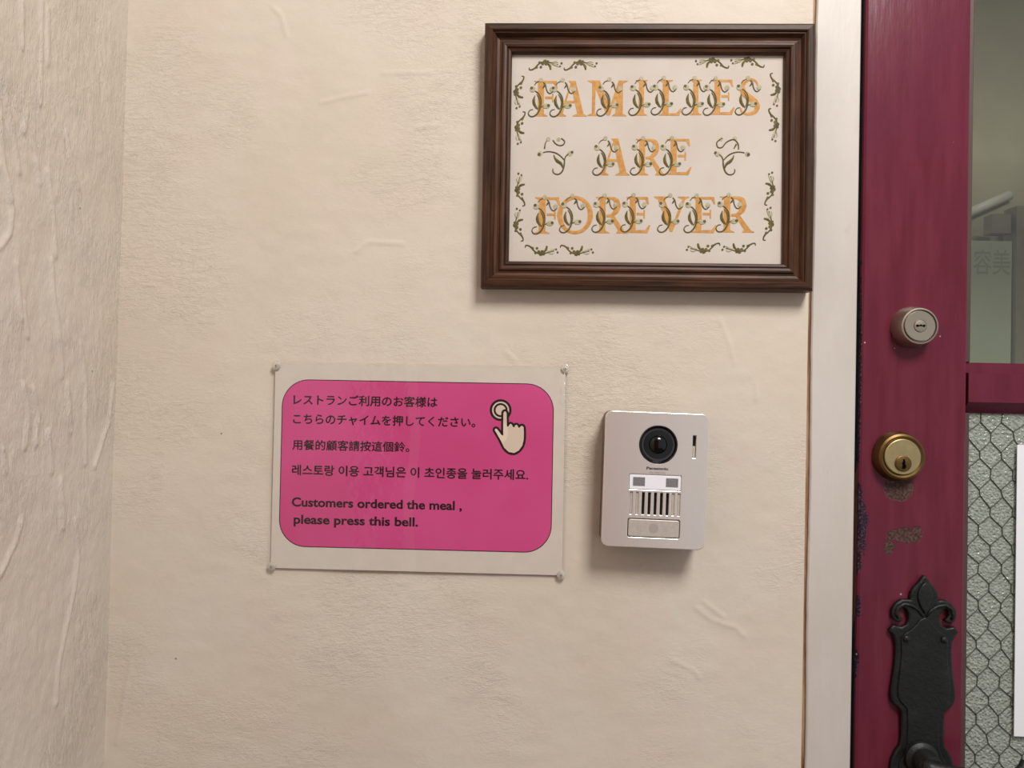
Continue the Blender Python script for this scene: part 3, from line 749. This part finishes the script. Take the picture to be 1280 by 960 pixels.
def sprig(mirror):
    k = PXM/12.8
    def T(pts):
        r = []
        for x, y in pts:
            X, Y = 660+x/12.8, 160+y/12.8
            if mirror: X = 1609.5-X; Y -= -.5
            r.append(Lf(X, Y))
        return r
    mb = MB(); z = ZL+.0003
    mb.stroke(T([(240, 392), (330, 378), (430, 395), (510, 440), (580, 510)]), [16*k, 18*k, 20*k, 20*k, 18*k], z, 0)
    mb.disc(T([(192, 412)])[0], 40*k, z, 2); mb.disc(T([(180, 420)])[0], 26*k, z+.0002, 0)
    mb.stroke(T([(585, 505), (605, 455), (650, 412)]), 18*k, z, 0)
    mb.disc(T([(672, 410)])[0], 42*k, z, 2); mb.disc(T([(706, 388)])[0], 22*k, z+.0003, 0)
    mb.stroke(T([(585, 505), (578, 600), (550, 690), (500, 737), (440, 737), (400, 700), (400, 650)]), [20*k, 24*k, 24*k, 20*k, 20*k, 18*k, 14*k], z, 0)
    mb.stroke(T([(560, 640), (530, 570), (465, 520), (430, 480), (415, 430)]), [16*k, 40*k, 44*k, 28*k, 8*k], z+.00005, 1)
    mb.stroke(T([(562, 640), (520, 575), (450, 530), (412, 430)]), [14*k, 18*k, 16*k, 10*k], z+.0002, 0)
    if mirror:
        C2 = [Lf(800+x/5.05, 10+y/5.05) for x, y in ((520, 822), (486, 846), (490, 878), (518, 880), (545, 848), (590, 830), (618, 856), (622, 893))]
        mb.stroke(C2, 19*k, z, 0); mb.disc(Lf(800+512/5.05, 10+828/5.05), 32*k, z-.0001, 2); mb.disc(Lf(800+600/5.05, 10+822/5.05), 32*k, z-.0001, 2)
        mb.stroke([Lf(800+x/5.05, 10+y/5.05) for x, y in ((608, 860), (592, 888))], [30*k, 12*k], z+.0001, 0)
        return mb.build('sprig', [M_DKGR, M_OLIVE, M_SAGE], FR)
    mb.stroke(T([(265, 330), (275, 260), (295, 205)]), [24*k, 16*k, 12*k], z, 0); mb.disc(T([(325, 180)])[0], 34*k, z, 2)
    mb.stroke(T([(400, 195), (440, 250), (510, 282), (570, 262), (585, 210), (530, 165)]), 20*k, z, 0); mb.disc(T([(490, 185)])[0], 34*k, z-.0001, 2)
    return mb.build('sprig', [M_DKGR, M_OLIVE, M_SAGE], FR)
sprig(False); sprig(True)
def garland(px, py, d, s):
    o = Lf(px, py); k = PXM/7.68
    def T(pts): return [(o[0]+((x-160)*d[0]+(180-y)*s[0])*k, o[1]+((x-160)*d[1]+(180-y)*s[1])*k) for x, y in pts]
    mb = MB(); z = ZL+.0002
    mb.stroke(T([(165, 152), (172, 175), (212, 165), (250, 125), (290, 98), (345, 95), (400, 108), (455, 122)]), [8*k, 13*k, 14*k, 13*k, 13*k, 12*k, 9*k, 7*k], z, 0)
    for (x, y, r) in ((322, 92, 17), (335, 112, 14), (300, 112, 13), (282, 147, 11), (268, 100, 10), (487, 108, 9), (472, 138, 8), (240, 148, 10), (350, 88, 9)): mb.disc(T([(x, y)])[0], r*1.25*k, z+.0001, 1 if r in (13, 11, 10) else 0, 8)
    mb.stroke(T([(345, 105), (372, 135), (380, 172)]), [12*k, 24*k, 14*k], z+.0001, 1)
    mb.stroke(T([(385, 115), (420, 122), (460, 145)]), [5*k, 26*k, 6*k], z, 2)
    mb.stroke(T([(395, 100), (430, 92), (455, 104)]), [5*k, 14*k, 4*k], z, 2)
    mb.stroke(T([(245, 140), (225, 160), (205, 158)]), [6*k, 14*k, 4*k], z, 1)
    return mb.build('garland', [M_DKGR, M_OLIVE, M_SAGE], FR)
for q in ((660.8, 88), (704.5, 88)): garland(*q, (1, 0), (0, 1))
for q in ((955.8, 84.5), (911.5, 85.5)): garland(*q, (-1, 0), (0, 1))
for q in ((655.5, 94.5), (657, 139)): garland(*q, (0, -1), (-1, 0))
for q in ((654.5, 302), (656.5, 258)): garland(*q, (0, 1), (-1, 0))
for q in ((962.5, 91), (960.5, 135)): garland(*q, (0, -1), (1, 0))
for q in ((953.5, 301), (955.5, 257)): garland(*q, (0, 1), (1, 0))
for q in ((656, 306), (700, 306)): garland(*q, (1, 0), (0, -1))
for q in ((945, 303.5), (900.5, 303.5)): garland(*q, (-1, 0), (0, -1))

# ------------------------------------------------------------------ pink notice
sc_ = P(523, 588, -.002)
SG, mS = wall_empty('laminated_notice', Vector((sc_.x, -.0022, sc_.z)), 0.2)
tag(SG, 'laminated white notice with a pink rounded panel asking diners to press the bell', 'sign')
def Ls(px, py, z=.0006): return local(mS, px, py, z)
q = [Ls(*c) for c in ((340.5, 452.5), (711, 457), (706, 722), (334.5, 714.5))]
sx0, sx1, sy0, sy1 = (q[0][0]+q[3][0])/2, (q[1][0]+q[2][0])/2, (q[2][1]+q[3][1])/2, (q[0][1]+q[1][1])/2
print('SIGN', sx1-sx0, sy1-sy0, q)
box('paper', (sx0+.0030, sy0+.0030, .0002), (sx1-.0030, sy1-.0030, .0004), M_PAPER, SG)
pq = [Ls(*c) for c in ((350.5, 580), (691, 583), (523, 476.8), (519, 687.3))]
px0, px1, py1, py0 = pq[0][0], pq[1][0], pq[2][1], pq[3][1]
pr_ = rrect(px0, py0, px1, py1, .0275, 12)
plate('pink_panel', [pr_], .00042, .00050, 0, M_PINK, SG)
ins = rrect(px0+.0004, py0+.0004, px1-.0004, py1-.0004, .0271, 12)
mb = MB(); mb.stroke(ins, .0008, .00052, closed=True, sub=1, dome=0); mb.build('panel_outline', [M_INK], SG)
def line(body, xa, xb, yb, h, bold, ref=None, mat=None, fat=0.0):
    a = Ls(xa, yb); b = Ls(xb, yb)
    return text('lettering', body, a[0], b[0], a[1], h*K, mat or M_INK, SG, .00057, bold, ref, fat=fat)
line('レストランご利用のお客様は', 367, 546.5, 504.6, 13.8, 0, 1.0, fat=.00028)
line('こちらのチャイムを押してください。', 366.5, 594, 528.6, 13.8, 0, 1.0, fat=.00028)
line('用餐的顧客請按這個鈴。', 365.5, 511.5, 561.0, 13.6, 0, 1.0, fat=.00024)
line('레스토랑 이용 고객님은 이 초인종을 눌러주세요.', 365, 660, 592.6, 14.2, 0, 1.0, fat=.00028)
line('Customers ordered the meal ,', 364.5, 577.5, 632.6, 11.3, .028, .73)
line('please press this bell.', 367, 522.5, 654.2, 11.3, .028, .73)
# hand icon, in crop units of 6.4 per pixel from (520,440)
def Ti(pts): return [Ls(520+x/6.4, 440+y/6.4) for x, y in pts]
u = K/6.4
hand = [(699, 492), (704, 478), (712, 474), (720, 478), (725, 492), (727, 592), (738, 600), (746, 582), (757, 574), (768, 582), (776, 600), (787, 602), (794, 586), (804, 582), (813, 590), (819, 604), (830, 606), (838, 594), (849, 590), (861, 602),
        (863, 640), (862, 700), (850, 750), (822, 788), (785, 808), (742, 800), (706, 766), (680, 712), (652, 662), (630, 626), (634, 614), (646, 614), (664, 636), (684, 664), (698, 668), (698, 600)]
ico = MB()
c = Ti([(677, 465)])[0]
def dsc(mb, r, z, mi): mb.poly(circle(c[0], c[1], r*u, 40), z, mi)
dsc(ico, 87, .00054, 0); dsc(ico, 68, .00056, 1); dsc(ico, 56, .00058, 0); dsc(ico, 40, .00060, 1)
H = Ti(hand); ico.stroke(H, 34*u, .00062, 0, closed=True, sub=2, dome=0); ico.poly(H, .00065, 1)
ico.build('hand_icon', [M_INK, M_ICON], SG)
# film: slightly wavy, a soft vertical buckle, curled right edge
xs_ = [sx0+(sx1-.012-sx0)*i/140 for i in range(140)] + [sx1-.012+.012*i/30 for i in range(31)]
nx, ny = len(xs_)-1, 230; V, Fs = [], []
bx = Ls(522, 580)[0]; cyy = Ls(708, 487)[1]
for j in range(ny+1):
    for i in range(nx+1):
        x = xs_[i]; y = sy0+(sy1-sy0)*j/ny
        z = .0009 + .0002*math.sin(x*60+y*9)+.00015*math.sin(y*70+x*20)
        z += .0011*math.exp(-((x-bx-.003*math.sin(y*40))/.006)**2)
        z += .0030*math.exp(-((x-sx1+.0042)/.0028)**2)*math.exp(-((y-cyy)/.016)**4)*(1+.28*math.sin(y*520))
        V.append((x, y, z))
for j in range(ny):
    for i in range(nx): a = j*(nx+1)+i; Fs.append((a, a+1, a+nx+2, a+nx+1))
g = mesh_obj('laminate_film', V, Fs, M_FILM, SG, True); tag(g, 'clear glossy laminate film with a curled right edge')

for (x, y, lab) in ((345.5, 457, 'clear push pin in the top left corner of the pink notice'), (707, 460.5, 'clear push pin in the top right corner of the pink notice'),
                    (339.5, 708, 'clear push pin in the bottom left corner of the pink notice'), (701.5, 718.5, 'clear push pin in the bottom right corner of the pink notice')):
    p = P(x, y, -.004); t, mt = wall_empty('push_pin', Vector((p.x, -.0038, p.z)))
    tag(t, lab, 'pin', 'push pins holding the pink notice')
    lathe('pin_head', [(.0034, 0), (.0042, .0003), (.0043, .0007), (.0036, .0011), (.0022, .0013), (.0018, .0018), (.0008, .0020)], (0, 0), M_PIN, t, 28)
    lathe('pin_point', [(.0007, -.003), (.0007, .0023), (.0003, .0025)], (0, 0), M_STEEL, t, 12)

# ------------------------------------------------------------------ door intercom
ic_ = P(818.5, 600, -.030)
IC, mI = wall_empty('intercom', Vector((ic_.x, -.0015, ic_.z)), -.9)
tag(IC, 'silver video intercom with round camera and call button right of the pink notice', 'intercom')
mm = .001
def Q(x0, y0, x1, y1, r): return rrect(x0*mm, y0*mm, x1*mm, y1*mm, r*mm, 6)
plate('housing', [Q(-49.2, -65, 49.2, 65, 7)], 0, .026, .0015, M_HOUSING, IC, True)
holes = [circle(2*mm, 34.2*mm, 18.2*mm, 56)[::-1], Q(-24.8, -9.6, 25.2, 5, .8)[::-1], Q(-24.8, -55.4, 25.4, -37.4, 2)[::-1], Q(34.9, 22.8, 38.1, 44.2, .3)[::-1]]
sxs = [-22.2, -16.4, -10.6, -4.8, 1.0, 6.8, 12.6, 18.0, 23.5]
for x in sxs: holes.append(Q(x-1.35, -33.4, x+1.35, -12.2, .6)[::-1])
fp = plate('face_plate', [Q(-49.6, -65.4, 49.6, 65.4, 7)]+holes, .0255, .0300, .0007, M_SILVER, IC, True)
plate('recess_backing', [Q(-30, -58, 40, 60, 3)], .0258, .0262, 0, M_BLACK, IC)
for x in (sxs[0], sxs[1], sxs[7], sxs[8]): plate('slot_insert', [Q(x-1.0, -33.0, x+1.25, -12.5, .5)], .0262, .0286, 0, M_BTN, IC)
C_ = (2*mm, 34.2*mm)
lathe('camera_bezel', [(.0184, .0290), (.0183, .0304), (.0178, .0308), (.0172, .0304), (.0168, .0290), (.0160, .0282)], C_, M_BLACKG, IC)
lathe('camera_ring', [(.0160, .0282), (.0148, .0284), (.0120, .0276), (.0112, .0272), (.0106, .0280), (.0098, .0280), (.0092, .0270)], C_, M_CAMRING, IC)
lathe('camera_lens', [(.0092, .0270), (.0088, .0284), (.0078, .0296), (.0060, .0306), (.0040, .0313), (.0020, .0316), (.0004, .0317)], C_, M_BLACKG, IC)
plate('lamp_panel', [Q(-24.4, -9.2, 24.8, 4.6, .8)], .0262, .0298, .0003, M_LAMP, IC)
for a, b in ((-21, -9.6), (10.6, 22.2)): plate('lamp_window', [Q(a, -6.1, b, 2.3, .2)], .02982, .0300, 0, M_LAMPWIN, IC)
plate('call_button', [Q(-24.0, -54.6, 24.6, -38.2, 1.6)], .0262, .0303, .0005, M_BTN, IC)
pm = MB()
for x in (-15.5, -13.8, -12.1, 9.4, 11.0, 12.6): pm.stroke([(x*mm, -49.4*mm), (x*mm, -43.4*mm)], .0004, .03035, sub=1, dome=0)
pm.poly(circle(0, -46.4*mm, .0046, 28), .03034); pm.build('button_print', [plain('faint_print', (190, 181, 171), .5, .4)], IC)
plate('slide_switch', [Q(35.1, 23.2, 37.5, 34.0, .2)], .0262, .0292, .0001, M_BTN, IC)
text('lettering', 'Panasonic', -8.6*mm, 12.4*mm, 10.1*mm, 2.6*mm, M_INK, IC, .03004, .035, .73)
text('lettering', 'VL-V571L', -6.0*mm, 10.0*mm, 6.2*mm, 1.9*mm, M_INKGREY, IC, .03004, .01, .73)
print('INTERCOM', [local(mI, *c, .03) for c in ((754.6, 514), (884, 516), (883, 686), (752.5, 681))])
